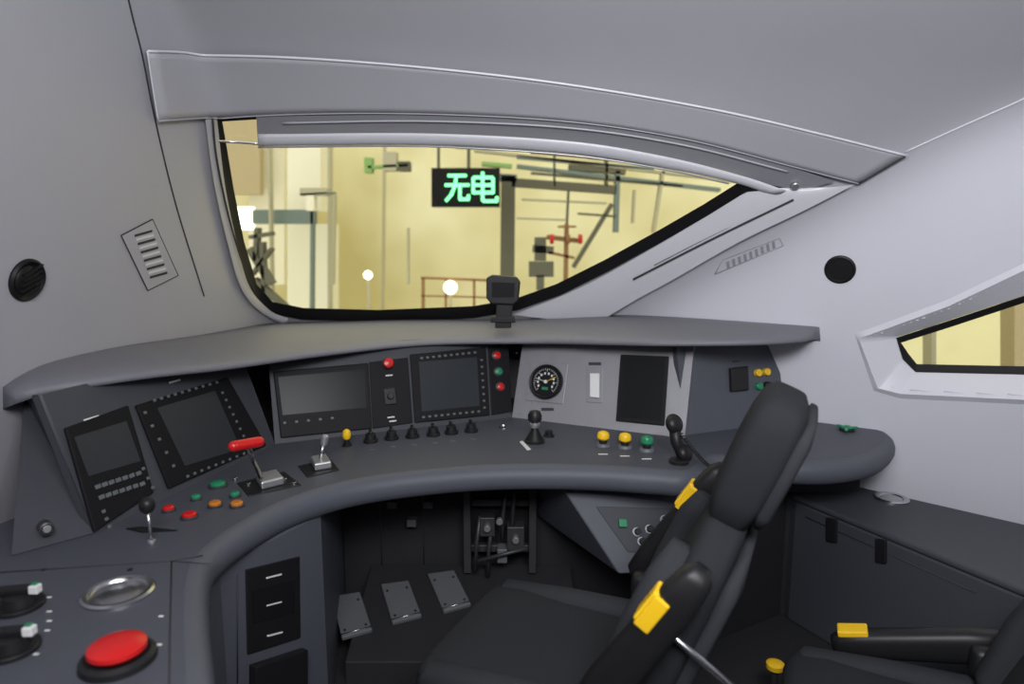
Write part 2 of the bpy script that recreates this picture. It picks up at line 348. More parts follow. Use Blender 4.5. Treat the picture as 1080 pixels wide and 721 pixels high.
# pedestals
def vprism(name,plan,z0,z1,m,par,bev=.004): return prism(name,[(x,y,z0) for x,y in plan],[(x,y,z1) for x,y in plan],m,par,bev)
vprism('pedestal_left',[(-.40,.76),(-.49,.95),(-.585,1.13),(-.68,1.35),(-.775,1.54),(-.80,1.75),(-.62,2.10),(-.72,2.75),(-1.35,2.2),(-1.55,.76)],0,.72,'deskb',dk,.01)
vprism('kneehole_back',[(-.72,2.75),(1.0,2.85),(1.0,2.9),(-.75,2.9)],0,.72,'dark',dk)
vprism('pedestal_right',[(.80,2.52),(1.15,2.72),(1.45,2.72),(1.2,3.0),(.80,3.1)],0,.72,'dark',dk)
PS=Surf((-.80,1.75,.4),(.18,.35,0),(.35,-.18,0))
pc=empty('pedestal_control_box',PS.hit(287,640))
poly('plate',PS,[(258,600),(315,586),(316,672),(260,690)],0,.006,'black',pc,.003)
poly('recess',PS,[(264,622),(309,611),(309,645),(265,657)],.006,.008,'bezel',pc)
for k,(x,y) in enumerate(((287,607),(287,636),(288,668))): poly('label_%d'%k,PS,[(x-8,y+1),(x+8,y-3),(x+8,y-1.5),(x-8,y+2.5)],.006,.009,'white',pc)
tube('edge_trim',[PS.hit(250,606,.002),PS.hit(250,720,.002)],.002,'seam',pc)
poly('lower_box',PS,[(262,700),(318,682),(318,760),(262,775)],0,.03,'black',pc,.005)
# equipment box under desk right
eb=empty('heater_control_box',(.4,2.4,.6))
tp=[(.02,2.8,.707),(.17,2.42,.707),(.79,2.5,.707),(.79,2.8,.707)]; bt=[(.1,2.8,.42),(.38,2.27,.42),(.79,2.3,.42),(.79,2.8,.42)]
prism('housing',bt,tp,'deskb',eb,.006)
n_=np.cross(np.array(tp[2])-np.array(tp[1]),np.array(bt[1])-np.array(tp[1])); 
if n_[1]>0: n_=-n_
ES=Surf(tp[1],(1,0,0),n_)
poly('control_plate',ES,[(628,534),(712,536),(712,585),(662,582)],0,.004,'panel',eb,.002)
rectat('green_switch',ES,ES.hit(656,552),.03,.03,.004,.02,'green',eb,.003)
for k,(x,y) in enumerate([(671,561),(684,558),(697,558),(676,571),(690,570),(703,569),(700,548)]):
    c=ES.hit(x,y,.004); cyl('knob_base_%d'%k,c,ES.n,.016,.006,'alu',eb); cyl('knob_%d'%k,c+ES.n*.006,ES.n,.012,.018,'black',eb)
# footrest
FS=Surf((0,2.35,.12),(1,0,0),(0,-.25,.97))
fr=empty('footrest',(-.2,2.5,.15))
prism('platform',[(-.60,2.25,0),(.25,2.25,0),(.25,2.74,0),(-.60,2.74,0)],[(-.60,2.25,.094),(.25,2.25,.094),(.25,2.74,.22),(-.60,2.74,.22)],'dark',fr,.004)
for k,q in enumerate([[(350,632),(380,627),(393,667),(361,676)],[(402,619),(431,615),(445,652),(414,660)],[(451,608),(479,604),(497,640),(468,648)]]):
    poly('pedal_plate_%d'%k,FS,q,.0,.018,'plate',fr,.004)
    a,b,c,d=[np.array(p,float) for p in q]
    e1,e2=d*.93+a*.07,c*.93+b*.07
    tube('pedal_edge_%d'%k,[FS.hit(*e1,.019),FS.hit(*e2,.019)],.0025,'steel',fr,6)
    for rr in ((.15,.2),(.85,.2),(.15,.85),(.85,.85)):
        c_=a*(1-rr[0])*(1-rr[1])+b*rr[0]*(1-rr[1])+c*rr[0]*rr[1]+d*(1-rr[0])*rr[1]; cyl('bolt',FS.hit(*c_,.018),FS.n,.005,.003,'black',fr,seg=10)
pp=empty('pipework',(-.05,2.7,.45))
bx=lambda nm,x0,x1,y0,y1,z0,z1,m: prism(nm,[(x0,y0,z0),(x1,y0,z0),(x1,y1,z0),(x0,y1,z0)],[(x0,y0,z1),(x1,y0,z1),(x1,y1,z1),(x0,y1,z1)],m,pp,.003)
bx('upright_1',-.20,-.17,2.66,2.72,.22,.70,'mech')
bx('upright_2',.07,.10,2.66,2.72,.22,.70,'mech')
bx('cross_rail_1',-.17,.07,2.69,2.72,.50,.53,'mech'); bx('cross_rail_2',-.17,.07,2.69,2.72,.30,.33,'mech')
bx('valve_block_1',-.13,-.07,2.62,2.69,.40,.48,'mech'); bx('valve_block_2',-.02,.05,2.62,2.69,.34,.44,'mech'); bx('valve_block_3',-.06,-.02,2.63,2.69,.28,.34,'plate')
for k,(xx,zz) in enumerate([(-.15,.36),(-.10,.34),(-.04,.50),(.0,.52)]): tube('pipe_%d'%k,[(xx,2.64,zz-.12),(xx+.005,2.63,zz),(xx+.02,2.64,zz+.12)],.008,'mech',pp)
tube('link',[(-.14,2.61,.30),(.06,2.60,.36)],.008,'mech',pp)
for k,(xx,zz) in enumerate([(-.10,.44),(.015,.39),(-.05,.47)]): cyl('fitting_%d'%k,(xx,2.62,zz),(0,-1,0),.014,.02,'alu',pp)
for k,(x,z) in enumerate([(-.5,.5),(-.42,.42),(-.35,.5)]): bx('junction_%d'%k,x-.02,x+.02,2.70,2.745,z-.015,z+.015,'plate')
for x in (-.56,-.38): tube('wall_seam',[(x,2.752+.06*(x+.72),.2),(x,2.752+.06*(x+.72),.7)],.004,'mech',pp)
# ------------------------------------------------------------------ instrument panels
def psurf(pa,pb,tilt):
    a=DS.hit(*pa);b=DS.hit(*pb);u=b-a;u/=np.linalg.norm(u);n=np.array([u[1],-u[0],0]);n=n*math.cos(tilt)+np.array([0,0,math.sin(tilt)])
    S=Surf(a,u,n); S.b=b; return S
T=math.radians(20)
S1=psurf((100,562),(290,468),T);S2=psurf((290,468),(540,440),T);S3=psurf((540,440),(722,462),T);S4=psurf((722,459),(828,445),math.radians(12))
ip=empty('instrument_console',(-.2,2.9,1))
def topz(S,a,z):
    w=S.v/S.v[2]*(z-.8); return a+w
for nm,S,m_,z in (('panel_left',S1,'panel',1.18),('panel_centre',S2,'panel',1.16),('panel_right',S3,'panelL',1.17),('panel_far_right',S4,'deskb',1.19)):
    a,b=S.P,S.b; c,d=topz(S,b,z),topz(S,a,z); bk=-S.n*.03
    prism(nm,[a,b,c,d],[a+bk,b+bk,c+bk,d+bk],m_,ip)
a=S1.P; b=topz(S1,a,1.18); d=DS.hit(12,586); c=sh(24,416,.01)
mk('cheek_left',[a,b,c,d],[(0,1,2),(0,2,3)],'panel',ip,solid=.008)
a=S3.b; b=topz(S3,a,1.17)
prism('side_right',[a,b,b+np.array([.06,.3,0]),a+np.array([.06,.3,0])],[a-S3.n*.02+np.array([-.02,0,0]),b+np.array([-.02,.02,0]),b+np.array([.04,.3,0]),a+np.array([.04,.3,0])],'panelL',ip)
# cowl
CF=[(16,415,1.17),(40,409,1.18),(80,402,1.19),(160,391,1.19),(240,383,1.17),(340,370,1.16),(450,359,1.158),(560,357,1.165),(640,358,1.185),(700,359,1.20),(790,358,1.215),(845,355,1.215),(860,350,1.212)]
CB=[(8,414),(20,404),(60,384),(140,366),(220,354),(300,344),(420,341),(540,341),(610,338),(660,336),(760,340),(850,347),(868,349)]
fr3=[]
for x,y,z in CF: r=ray(x,y); fr3.append(CAM+r*((z-1.6)/r[2]))
fr3=cat(fr3,90); bk3=cat([sh(x,y,-.03) for x,y in CB],90)
v=[];f=[]
for i in range(90):
    a,b=fr3[i],bk3[i]; dd=(b-a)
    prof=[a+dd*.12+np.array([0,0,-.032]),a+dd*.01+np.array([0,0,-.024]),a+np.array([0,0,-.013]),a+dd*.015+np.array([0,0,-.004]),a+dd*.05+np.array([0,0,.002])]
    prof+= [a+dd*s+np.array([0,0,.004+.010*math.sin(math.pi*s)]) for s in (.2,.4,.6,.8,1)]
    v+=prof+[b+np.array([0,0,-.06])]
m_=11
for i in range(89):
    for j in range(m_-1): f.append((i*m_+j,(i+1)*m_+j,(i+1)*m_+j+1,i*m_+j+1))
f.append(tuple(range(m_)));f.append(tuple(range(89*m_,90*m_)))
cw=mk('dashboard_cowl',v,f,'cowl',None,True)
# displays
def keys(S,par,p0,p1,n,w=.011,h=.009,m='key'):
    for k in range(n):
        s=k/(n-1) if n>1 else 0; c=S.hit(p0[0]*(1-s)+p1[0]*s,p0[1]*(1-s)+p1[1]*s); rectat('key_%d'%k,S,c,w,h,.010,.014,m,par,.001)
def display(S,bz,scr,scm,name='driver_display'):
    c=S.hit(*np.mean(np.array(bz),0)); e=empty(name,c)
    poly('bezel',S,bz,0,.011,'bezel',e,.004); poly('screen',S,scr,.011,.0125,scm,e)
    return e
e=display(S1,[(66,452),(133,428),(160,520),(97,562)],[(75,462),(130,445),(145,487),(90,503)],'screen')
keys(S1,e,(100,514),(143,500),7,.018,.012);keys(S1,e,(104,525),(147,511),7,.018,.012);keys(S1,e,(106,540),(112,556),3);keys(S1,e,(148,495),(158,515),3)
rectat('label',S1,S1.hit(96,441),.05,.006,0,.003,'white',e)
e=display(S1,[(141,428),(238,398),(279,470),(176,516)],[(163,431),(224,413),(251,474),(192,492)],'screen')
keys(S1,e,(160,423),(226,404),10);keys(S1,e,(195,503),(262,476),10);keys(S1,e,(232,415),(258,468),8);keys(S1,e,(150,436),(180,492),5)
rectat('label',S1,S1.hit(184,402),.05,.006,0,.003,'white',e)
e=display(S2,[(288,392),(388,383),(392,452),(296,462)],[(293,398),(384,390),(386,430),(298,438)],'screenD')
keys(S2,e,(300,446),(350,441),5)
e=display(S2,[(432,374),(512,366),(516,438),(437,446)],[(441,382),(502,377),(505,428),(444,434)],'screen')
keys(S2,e,(444,378),(500,372),10,.012);keys(S2,e,(446,440),(504,434),10,.012);keys(S2,e,(507,380),(510,430),8,.011)
def button(name,S,x,y,r,col,base='black',h=.02,mush=True,par=None,h0=0):
    c=S.hit(x,y,h0); e=par or empty(name,c)
    cyl('base',c,S.n,r*1.12,.008,base,e)
    if mush:
        cyl('stem',c+S.n*.008,S.n,r*.65,h*.6,'black',e)
        lathe('cap',c+S.n*(.008+h*.5),S.n,[(r*.7,0),(r,h*.2),(r,h*.55),(r*.85,h*.8),(r*.4,h*.95),(.001,h)],col,e)
    else: lathe('cap',c+S.n*.008,S.n,[(r*.9,0),(r*.9,h*.3),(r*.7,h*.5),(.001,h*.55)],col,e)
    return e
mp=empty('button_panel',S2.hit(409,415)); poly('plate',S2,[(389,382),(430,377),(435,446),(393,452)],0,.006,'bezel',mp,.003)
button('push_button',S2,408,384,.022,'red',par=mp,h0=.006)
for k,(x,y) in enumerate([(410,396),(412,440),(414,444)]): rectat('label_%d'%k,S2,S2.hit(x,y),.03,.005,.006,.008,'white',mp)
rectat('key_switch',S2,S2.hit(411,418),.05,.07,.006,.012,'black',mp,.003)
cyl('knob',S2.hit(411,418,.012),S2.n,.014,.015,'black',mp)
mp2=empty('button_panel',S2.hit(526,400)); poly('plate',S2,[(514,366),(536,364),(540,434),(518,438)],0,.006,'bezel',mp2,.003)
for k,(x,y,c) in enumerate([(523,375,'red'),(525,392,'green'),(527,408,'red')]):
    q=S2.hit(x,y,.006); lathe('ring_%d'%k,q,S2.n,[(.022,0),(.022,.006),(.018,.008),(.017,.004)],'mech',mp2); lathe('lens_%d'%k,q,S2.n,[(.017,0),(.016,.012),(.001,.016)],c,mp2)
# gauge
gc=S3.hit(577,403); ge=empty('pressure_gauge',gc)
rectat('mount_plate',S3,gc,.18,.18,0,.005,'panelL',ge,.02)
lathe('ring',gc,S3.n,[(.078,0),(.078,.02),(.072,.028),(.066,.024),(.064,.014)],'black',ge,48)
cyl('dial',gc,S3.n,.066,.015,'bezel',ge,seg=48)
for k in range(31):
    a=math.radians(225-270*k/30); L_=.014 if k%5==0 else .007; dr=S3.u*math.cos(a)+S3.v*math.sin(a)
    tube('tick_%d'%k,[gc+dr*.060+S3.n*.016,gc+dr*(.060-L_)+S3.n*.016],.0013,'white',ge,5)
for k in range(10):
    a=math.radians(225-270*(k+.5)/10); rectat('numeral_%d'%k,S3,gc+(S3.u*math.cos(a)+S3.v*math.sin(a))*.038,.008,.01,.0155,.0165,'white',ge)
for a,m_2 in ((2.9,'white'),(.5,'yellow')): tube('needle',[gc+S3.n*.018,gc+(S3.u*math.cos(a)+S3.v*math.sin(a))*.05+S3.n*.018],.0018,m_2,ge,5)
cyl('hub',gc+S3.n*.015,S3.n,.008,.008,'white',ge); rectat('lcd',S3,gc-S3.v*.03,.028,.012,.0155,.018,'green',ge)
sw1=empty('rocker_switch',S3.hit(627,407)); poly('plate',S3,[(619,388),(636,388),(636,425),(619,424)],0,.004,'panelL',sw1,.002)
poly('lever',S3,[(623,394),(633,394),(633,420),(623,419)],.004,.016,'white',sw1,.003); poly('label',S3,[(621,382),(634,382),(634,385),(621,385)],0,.003,'seam',sw1)
e=display(S3,[(655,374),(706,376),(701,449),(650,444)],[(659,378),(702,380),(698,444),(655,440)],'screenD')
for x,y in ((562,383),(592,383),(562,424),(592,424),(545,372),(724,378),(716,455),(548,436)): cyl('screw',S3.hit(x,y),S3.n,.004,.004,'steel',ge)
poly('gauge_label',S3,[(571,430),(584,430),(584,433),(571,433)],0,.003,'seam',ge)
rb=empty('radio_control_unit',S4.hit(785,400))
poly('socket',S4,[(768,388),(786,386),(787,411),(769,413)],0,.02,'black',rb,.004)
for k,(x,y,c) in enumerate([(798,393,'yellow'),(807,392,'yellow'),(799,407,'green'),(808,406,'black')]): cyl('knob_%d'%k,S4.hit(x,y),S4.n,.016,.02,c,rb)
rectat('label',S4,S4.hit(776,381),.04,.006,0,.003,'seam',rb)
q=(S1.P*.42+DS.hit(12,586)*.58)+np.array([.0,0,.05]); nn=np.cross(S1.P-DS.hit(12,586),np.array([0,0,1.])); nn/=np.linalg.norm(nn)
if nn[1]>0: nn=-nn
cc=empty('cheek_lock',q); lathe('ring',q,nn,[(.017,-.02),(.017,.010),(.013,.012),(.011,.008)],'mech',cc); cyl('core',q,nn,.010,.014,'alu',cc)
# ------------------------------------------------------------------ desk controls
bs=[(178,539,'red',.016),(200,546,'red',.020),(207,527,'green',.014),(230,513,'green',.024),(227,534,'amber',.018),(250,534,'amber',.018),(248,524,'green',.014)]
for x,y,c,r in bs: button('push_button',DS,x,y,r*1.1,c,'mech',.018,False)
tl=empty('traction_lever',DS.hit(283,514))
poly('base_plate',DS,[(250,510),(300,498),(318,512),(262,524)],0,.004,'black',tl,.002)
poly('slot_block',DS,[(270,508),(292,503),(300,512),(276,518)],.004,.03,'alu',tl,.005)
b0=DS.hit(277,512,.02); r_=ray(260,468); b1=CAM+r_*2.02
tube('stem',[b0,b0*.3+b1*.7,b1],.008,'steel',tl,12)
dh=((CAM+ray(277,464)*2.06)-(CAM+ray(243,470)*1.98))*.78
tube('grip',[b1-dh*s for s in (.5,.45,.2,0,-.2,-.45,-.5)],.016,'red',tl,14)
ball('grip_end',b1-dh*.5,.016,'red',tl);ball('grip_end',b1+dh*.5,.016,'red',tl)
for x,y in ((248,506),(262,512),(300,507),(310,511)): cyl('bolt',DS.hit(x,y),(0,0,1),.008,.01,'steel',tl)
bl2=empty('brake_lever',DS.hit(336,494))
poly('base_plate',DS,[(314,492),(348,484),(358,496),(324,504)],0,.004,'black',bl2,.002); poly('slot_block',DS,[(328,489),(344,486),(350,495),(332,498)],.004,.03,'alu',bl2,.005)
b0=DS.hit(338,492,.02); tube('stem',[b0,b0+np.array([.01,.02,.07])],.007,'steel',bl2,12); lathe('grip',b0+np.array([.008,.016,.05]),(.2,.2,1),[(.006,0),(.013,.01),(.014,.035),(.008,.042)],'alu',bl2)
md=empty('direction_lever',DS.hit(160,560)); poly('slot',DS,[(133,558),(150,556),(187,560),(150,562)],0,.004,'black',md)
b0=DS.hit(160,572); b1=b0+np.array([-.004,.0,.09]); tube('stem',[b0,b1],.0045,'steel',md,10); ball('knob',b1+np.array([0,0,.014]),.02,'black',md,sq=1.15)
cyl('collar',b0,(0,0,1),.010,.008,'alu',md)
for x,y in ((391,466),(413,463),(435,461),(457,459),(476,457),(497,455)):
    c=DS.hit(x,y); e=empty('rotary_knob',c); cyl('skirt',c,(0,0,1),.028,.012,'black',e); cyl('knob',c+np.array([0,0,.010]),(0,0,1),.022,.026,'black',e,.019); rectat('pointer',DS,c,.010,.044,.034,.048,'black',e,.002,ang=.3)
    rectat('label',DS,DS.hit(x+2,y+8),.02,.006,0,.002,'key',e)
button('yellow_push_button',DS,366,470,.016,'yellow',h=.04)
js=empty('joystick',DS.hit(564,466)); c=DS.hit(564,466); cyl('base',c,(0,0,1),.04,.012,'black',js); lathe('boot',c+np.array([0,0,.012]),(0,0,1),[(.036,0),(.03,.01),(.02,.03),(.012,.045)],'rubber',js)
cyl('stem',c+np.array([0,0,.05]),(0,0,1),.01,.03,'steel',js); lathe('collar',c+np.array([0,0,.06]),(0,0,1),[(.016,0),(.02,.008),(.02,.016),(.014,.022)],'alu',js); lathe('knob',c+np.array([0,0,.08]),(0,0,1),[(.016,0),(.027,.01),(.028,.03),(.02,.045),(.001,.05)],'black',js)
poly('label',DS,[(548,466),(551,465),(560,474),(556,475)],0,.002,'white',js)
c=DS.hit(579,460); kb=empty('rotary_knob',c); cyl('skirt',c,(0,0,1),.022,.008,'black',kb); cyl('knob',c,(0,0,1),.015,.025,'black',kb)
c=DS.hit(531,451); kb=empty('key_lock',c); lathe('ring',c,(0,0,1),[(.02,0),(.02,.006),(.014,.008),(.012,.003)],'steel',kb); cyl('core',c,(0,0,1),.012,.005,'black',kb)
for x,y,cl in ((636,470,'yellow'),(659,472,'yellow'),(682,475,'green')):
    e=button('emergency_push_button' if cl=='yellow' else 'green_push_button',DS,x,y,.024,cl,h=.035); c=DS.hit(x,y); cyl('legend_ring',c,(0,0,1),.029,.012,'key',e,.026); rectat('label',DS,DS.hit(x,y+9),.035,.006,0,.002,'white',e)
# handset
hs=empty('radio_handset',DS.hit(712,476)); c0=DS.hit(722,486,.01); c1=c0+np.array([-.035,.03,.12])
tube('handle',[c0,c0*.5+c1*.5+np.array([-.012,0,0]),c1],.022,'black',hs,12); ball('earpiece',c1,.038,'black',hs,(0.6,-.6,.4),.7); ball('mouthpiece',c0+np.array([0,0,.02]),.033,'black',hs,(.6,-.6,.4),.7)
cyl('cradle',DS.hit(716,488),(0,0,1),.035,.014,'black',hs)
co=[];q0=c1+np.array([.02,-.02,-.03]);q1=DS.hit(748,500,.03)
for k in range(180):
    s=k/179; p=q0*(1-s)+q1*s+np.array([.02*math.sin(math.pi*s),0,-.03*math.sin(math.pi*s)]); a=k*.75; co.append(p+np.array([.007*math.cos(a),.007*math.sin(a),0]))
tube('coiled_cord',co,.0026,'black',hs,5)
c=DS.hit(893,454); vk=empty('valve_knob',c); cyl('base',c,(0,0,1),.03,.008,'black',vk); lathe('cap',c,(0,0,1),[(.018,.006),(.022,.014),(.012,.022),(.001,.023)],'green',vk)
for k in range(3): a=k*2.1; rectat('lobe_%d'%k,DS,c+np.array([math.cos(a),math.sin(a),0])*.03,.03,.014,.008,.018,'green',vk,.003,ang=a)
# left wing
c=DS.hit(125,626); ch=empty('cup_holder',c)
lathe('ring',c,(0,0,1),[(.076,0),(.076,.006),(.070,.010),(.062,.009),(.060,.004),(.058,.0015),(.045,.0012),(.043,.002),(.001,.002)],'steel',ch,48,False)
c=DS.hit(125,697); es=empty('emergency_stop_button',c); lathe('collar',c,(0,0,1),[(.068,0),(.066,.012),(.057,.018),(.05,.012)],'black',es,40)
lathe('cap',c,(0,0,1),[(.03,.01),(.044,.016),(.052,.026),(.051,.034),(.04,.040),(.02,.043),(.001,.044)],'red',es,40)
for x,y in ((20,640),(12,686)):
    c=DS.hit(x,y); e=empty('selector_switch',c); cyl('dial',c,(0,0,1),.05,.01,'black',e); lathe('knob',c+np.array([0,0,.01]),(0,0,1),[(.034,0),(.03,.02),(.02,.024),(.001,.024)],'black',e)
    rectat('handle',DS,c,.085,.022,.03,.05,'black',e,.006,ang=.2); rectat('tag',DS,c+np.array([.040,0,0]),.020,.018,.034,.052,'white',e,.002); rectat('tag_green',DS,c+np.array([.037,.004,0]),.012,.012,.05,.054,'green',e)
for k,(x,y) in enumerate([(52,630),(52,645),(50,665),(40,677),(38,690),(170,650),(168,680),(52,655)]): rectat('desk_label_%d'%k,DS,DS.hit(x,y),.010,.005,0,.0016,'white',dk)
c=DS.hit(46,601); cyl('desk_screw',c,(0,0,1),.006,.003,'black',dk); c=DS.hit(137,601); cyl('desk_screw',c,(0,0,1),.006,.003,'black',dk)
# windshield camera
wc=empty('windshield_camera',(0,3.0,1.25)); VS=Surf((0,3.02,1.25),(1,0,0),(0,-1,0))
poly('body',VS,[(513,293),(519,290),(545,292),(549,297),(547,316),(541,321),(518,320),(513,314)],-.05,.02,'black',wc,.006)
poly('neck',VS,[(524,318),(541,319),(539,346),(522,346)],-.03,.0,'black',wc,.004)
poly('foot',VS,[(519,334),(542,334),(544,340),(517,340)],-.05,.01,'black',wc,.004)
poly('lens_plate',VS,[(519,297),(543,298),(542,313),(519,313)],.02,.023,'bezel',wc)
# ------------------------------------------------------------------ right console
cs=empty('side_console',(1.5,2.3,.5))
plan=[(1.17,2.68),(1.50,2.02),(1.95,1.15),(2.45,1.15),(2.0,2.3),(1.3,2.95),(1.15,2.95)]
def inset(pl,d): c=np.mean(np.array(pl),0); return [tuple(c+(np.array(p)-c)*(1-d)) for p in pl]
vprism('body',plan,0,.525,'panel',cs,.01)
prism('top',[(x,y,.525) for x,y in inset(plan,-.02)],[(x,y,.55) for x,y in inset(plan,-.02)],'panel',cs,.01,3)
CS=Surf((0,0,.55),(1,0,0),(0,0,1)); c=CS.hit(940,526)
lathe('cup_ring',c,(0,0,1),[(.066,0),(.066,.006),(.058,.010),(.045,.008),(.04,.003)],'steel',cs,40)
cyl('cup_well',c,(0,0,1),.040,.005,'alu',cs)
VF=Surf((1.17,2.68,.3),(.33,-.66,0),(-.66,-.33,0))
for k,(x,y) in enumerate([(878,558),(930,580)]): poly('latch_%d'%k,VF,[(x-5,y-13),(x+6,y-11),(x+6,y+14),(x-5,y+12)],0,.012,'black',cs,.004)
tube('seam_line',[VF.hit(850,545,.001),VF.hit(1030,625,.001)],.002,'seam',cs)
# ------------------------------------------------------------------ chairs
def loft(name,secs,m,par,seg=28,ex=.45):
    v=[];f=[]
    for c,U,V,w,t in secs:
        for i in range(seg):
            a=2*math.pi*i/seg; x=math.copysign(abs(math.cos(a))**ex,math.cos(a)); y=math.copysign(abs(math.sin(a))**ex,math.sin(a)); v.append(c+U*x*w/2+V*y*t/2)
    n=len(secs)
    for k in range(n-1):
        for i in range(seg): j=(i+1)%seg; f.append((k*seg+i,k*seg+j,(k+1)*seg+j,(k+1)*seg+i))
    f.append(tuple(range(seg)));f.append(tuple(range((n-1)*seg,n*seg)))
    return mk(name,v,f,m,par,True)
def chair(nm,ox,oy,b,armang,tagat,hz=0.,farshift=0.):
    b=np.array([b[0],b[1],0.]);b/=np.linalg.norm(b); s=np.array([-b[1],b[0],0.]); z=np.array([0,0,1.]); O_=np.array([ox,oy,0.]); e=empty(nm,O_); e.name=nm
    L=lambda a,l,h:O_+b*a+s*l+z*(h+hz)
    sc=[]
    for a,w,t,h in [(-.275,.40,.05,.44),(-.265,.46,.09,.445),(-.24,.50,.12,.447),(-.15,.53,.135,.447),(0,.54,.13,.442),(.15,.53,.13,.44),(.24,.50,.12,.44),(.27,.46,.08,.44)]: sc.append((L(a,0,h),s,z,w,t))
    loft('seat',sc,'fab',e)
    for sg in (-1,1): loft('seat_bolster',[(L(a,sg*.235,h),s,z,w,t) for a,w,t,h in [(-.25,.05,.04,.45),(-.22,.08,.08,.47),(0,.09,.1,.475),(.2,.09,.1,.48),(.25,.05,.05,.48)]],'fab2',e,ex=.8)
    lean=math.radians(22); bz=z*math.cos(lean)+b*math.sin(lean); bn=b*math.cos(lean)-z*math.sin(lean); B0=L(.26,0,.46)
    Bp=lambda h,l,d:B0+bz*h+s*l+bn*d
    loft('backrest',[(Bp(h,0,d),s,bn,w,t) for h,w,t,d in [(-.02,.36,.06,.02),(0,.44,.12,.02),(.1,.49,.14,.02),(.25,.51,.13,.02),(.38,.50,.12,.02),(.46,.45,.11,.02),(.52,.36,.10,.02),(.555,.27,.09,.02),(.57,.2,.05,.02)]],'fab',e)
    for sg in (-1,1): loft('back_bolster',[(Bp(h,sg*l,-.045),s,bn,w,t) for h,l,w,t in [(.03,.19,.05,.04),(.08,.205,.08,.09),(.25,.215,.09,.10),(.40,.2,.08,.09),(.48,.16,.05,.05)]],'fab2',e,ex=.8)
    loft('back_shell',[(Bp(h,0,.085),s,bn,w,t) for h,w,t in [(0,.36,.02),(.05,.44,.05),(.3,.47,.05),(.45,.41,.05),(.52,.30,.02)]],'fab2',e)
    loft('headrest',[(Bp(h,0,.015),s,bn,w,t) for h,w,t in [(.545,.22,.07),(.56,.26,.10),(.62,.28,.125),(.72,.285,.13),(.79,.28,.125),(.835,.26,.11),(.855,.22,.08),(.862,.15,.04)]],'fab',e)
    loft('headrest_back',[(Bp(h,0,.078),s,bn,w,t) for h,w,t in [(.57,.2,.02),(.61,.26,.04),(.79,.26,.04),(.84,.21,.02)]],'fab2',e)
    for sg in (-1,1):
        an=math.radians(armang); ad=-b*math.cos(an)+z*math.sin(an); au=b*math.sin(an)+z*math.cos(an)
        H=L(.25-(farshift if sg>0 else 0),sg*.305,.60+(farshift*.5 if sg>0 else 0))
        loft('arm_bracket',[(L(.25-(farshift*.5 if sg>0 else 0),sg*l,.57),b,z,w,w) for l,w in ((.23,.08),(.25,.1),(.28,.1),(.30,.08))],'black',e)
        loft('armrest',[(H+ad*q,s,au,w,t) for q,w,t in [(-.05,.04,.05),(-.03,.065,.09),(.05,.07,.10),(.2,.07,.09),(.32,.072,.085),(.38,.065,.07),(.405,.04,.04)]],'black',e,ex=.7)
        T0=H+ad*tagat; 
        A4=[T0+ad*p+s*q for p,q in ((-.042,-.028),(.042,-.028),(.042,.028),(-.042,.028))]
        if armang<90:
            prism('armrest_tag',[p+au*.03 for p in A4],[p+au*.050 for p in A4],'yellow',e,.005)
        else:
            prism('armrest_tag',[p-au*.03 for p in A4],[p-au*.050 for p in A4],'yellow',e,.006)
            B4=[T0+ad*p-au*q for p,q in ((-.042,.008),(.042,.008),(.042,.044),(-.042,.044))]
            prism('armrest_tag_side',[p-s*.028 for p in B4],[p-s*.040 for p in B4],'yellow',e,.004)
    lathe('pedestal',L(0,0,0.001-hz),(0,0,1),[(.22,0),(.22,.03),(.12,.05),(.08,.08),(.08,.3+min(hz,0))],'black',e,32)
    prism('suspension',[L(-.2,-.2,.28),L(.22,-.2,.28),L(.22,.2,.28),L(-.2,.2,.28)],[L(-.2,-.2,.39),L(.22,-.2,.39),L(.22,.2,.39),L(-.2,.2,.39)],'black',e,.02)
    tube('recline_lever',[L(.37,-.24,.785),L(.41,-.265,.755),L(.60,-.25,.62)],.008,'steel',e,12); ball('lever_joint',L(.38,-.245,.775),.022,'black',e)
    return e
chair('driver_chair',.085,1.75,(.91,-.41),122,.27,0,.035)
chair('driver_chair.001',.99,1.60,(.91,-.41),-13,.34,-.14)
c=np.array([.90,2.14,.0]); fv=empty('floor_valve',c); cyl('base',c,(0,0,1),.04,.03,'black',fv); cyl('stem',c,(0,0,1),.012,.15,'mech',fv); lathe('hand_wheel',c+np.array([0,0,.14]),(0,0,1),[(.02,0),(.03,.006),(.03,.022),(.02,.028),(.001,.028)],'yellow',fv)
# ------------------------------------------------------------------ depot outside
hb=empty('depot_building',(0,10,0))
def quad3(name,v,m,par): mk(name,v,[(0,1,2,3)],m,par,solid=.05)
quad3('back_wall',[(-16,11,-3),(16,11,-3),(16,11,9),(-16,11,9)],'hall',hb)
quad3('side_wall',[(12,11,-3),(12,0,-3),(12,0,9),(12,11,9)],'hall',hb)
quad3('side_wall_left',[(-12,11,-3),(-12,0,-3),(-12,0,9),(-12,11,9)],'hall',hb)
quad3('ground',[(-16,4.5,-1.5),(16,4.5,-1.5),(16,11,-1.5),(-16,11,-1.5)],'hgrey',hb)
def yp(x,y,Yd): r=ray(x,y); return CAM+r*(Yd/r[1])
def ob4(name,q,Yd,th,m,par): a=[yp(x,y,Yd) for x,y in q]; return prism(name,a,[p+np.array([0,th,0]) for p in a],m,par)
def ob2(name,x1,y1,x2,y2,Yd,m,par,th=.15): return ob4(name,[(x1,y1),(x2,y1),(x2,y2),(x1,y2)],Yd,th,m,par)
def bar(name,a,b,w,Yd,m,par,th=.12):
    a=np.array(a,float);b=np.array(b,float);t=(b-a)/np.linalg.norm(b-a);n=np.array([-t[1],t[0]])*w/2
    return ob4(name,[a-n,b-n,b+n,a+n],Yd,th,m,par)
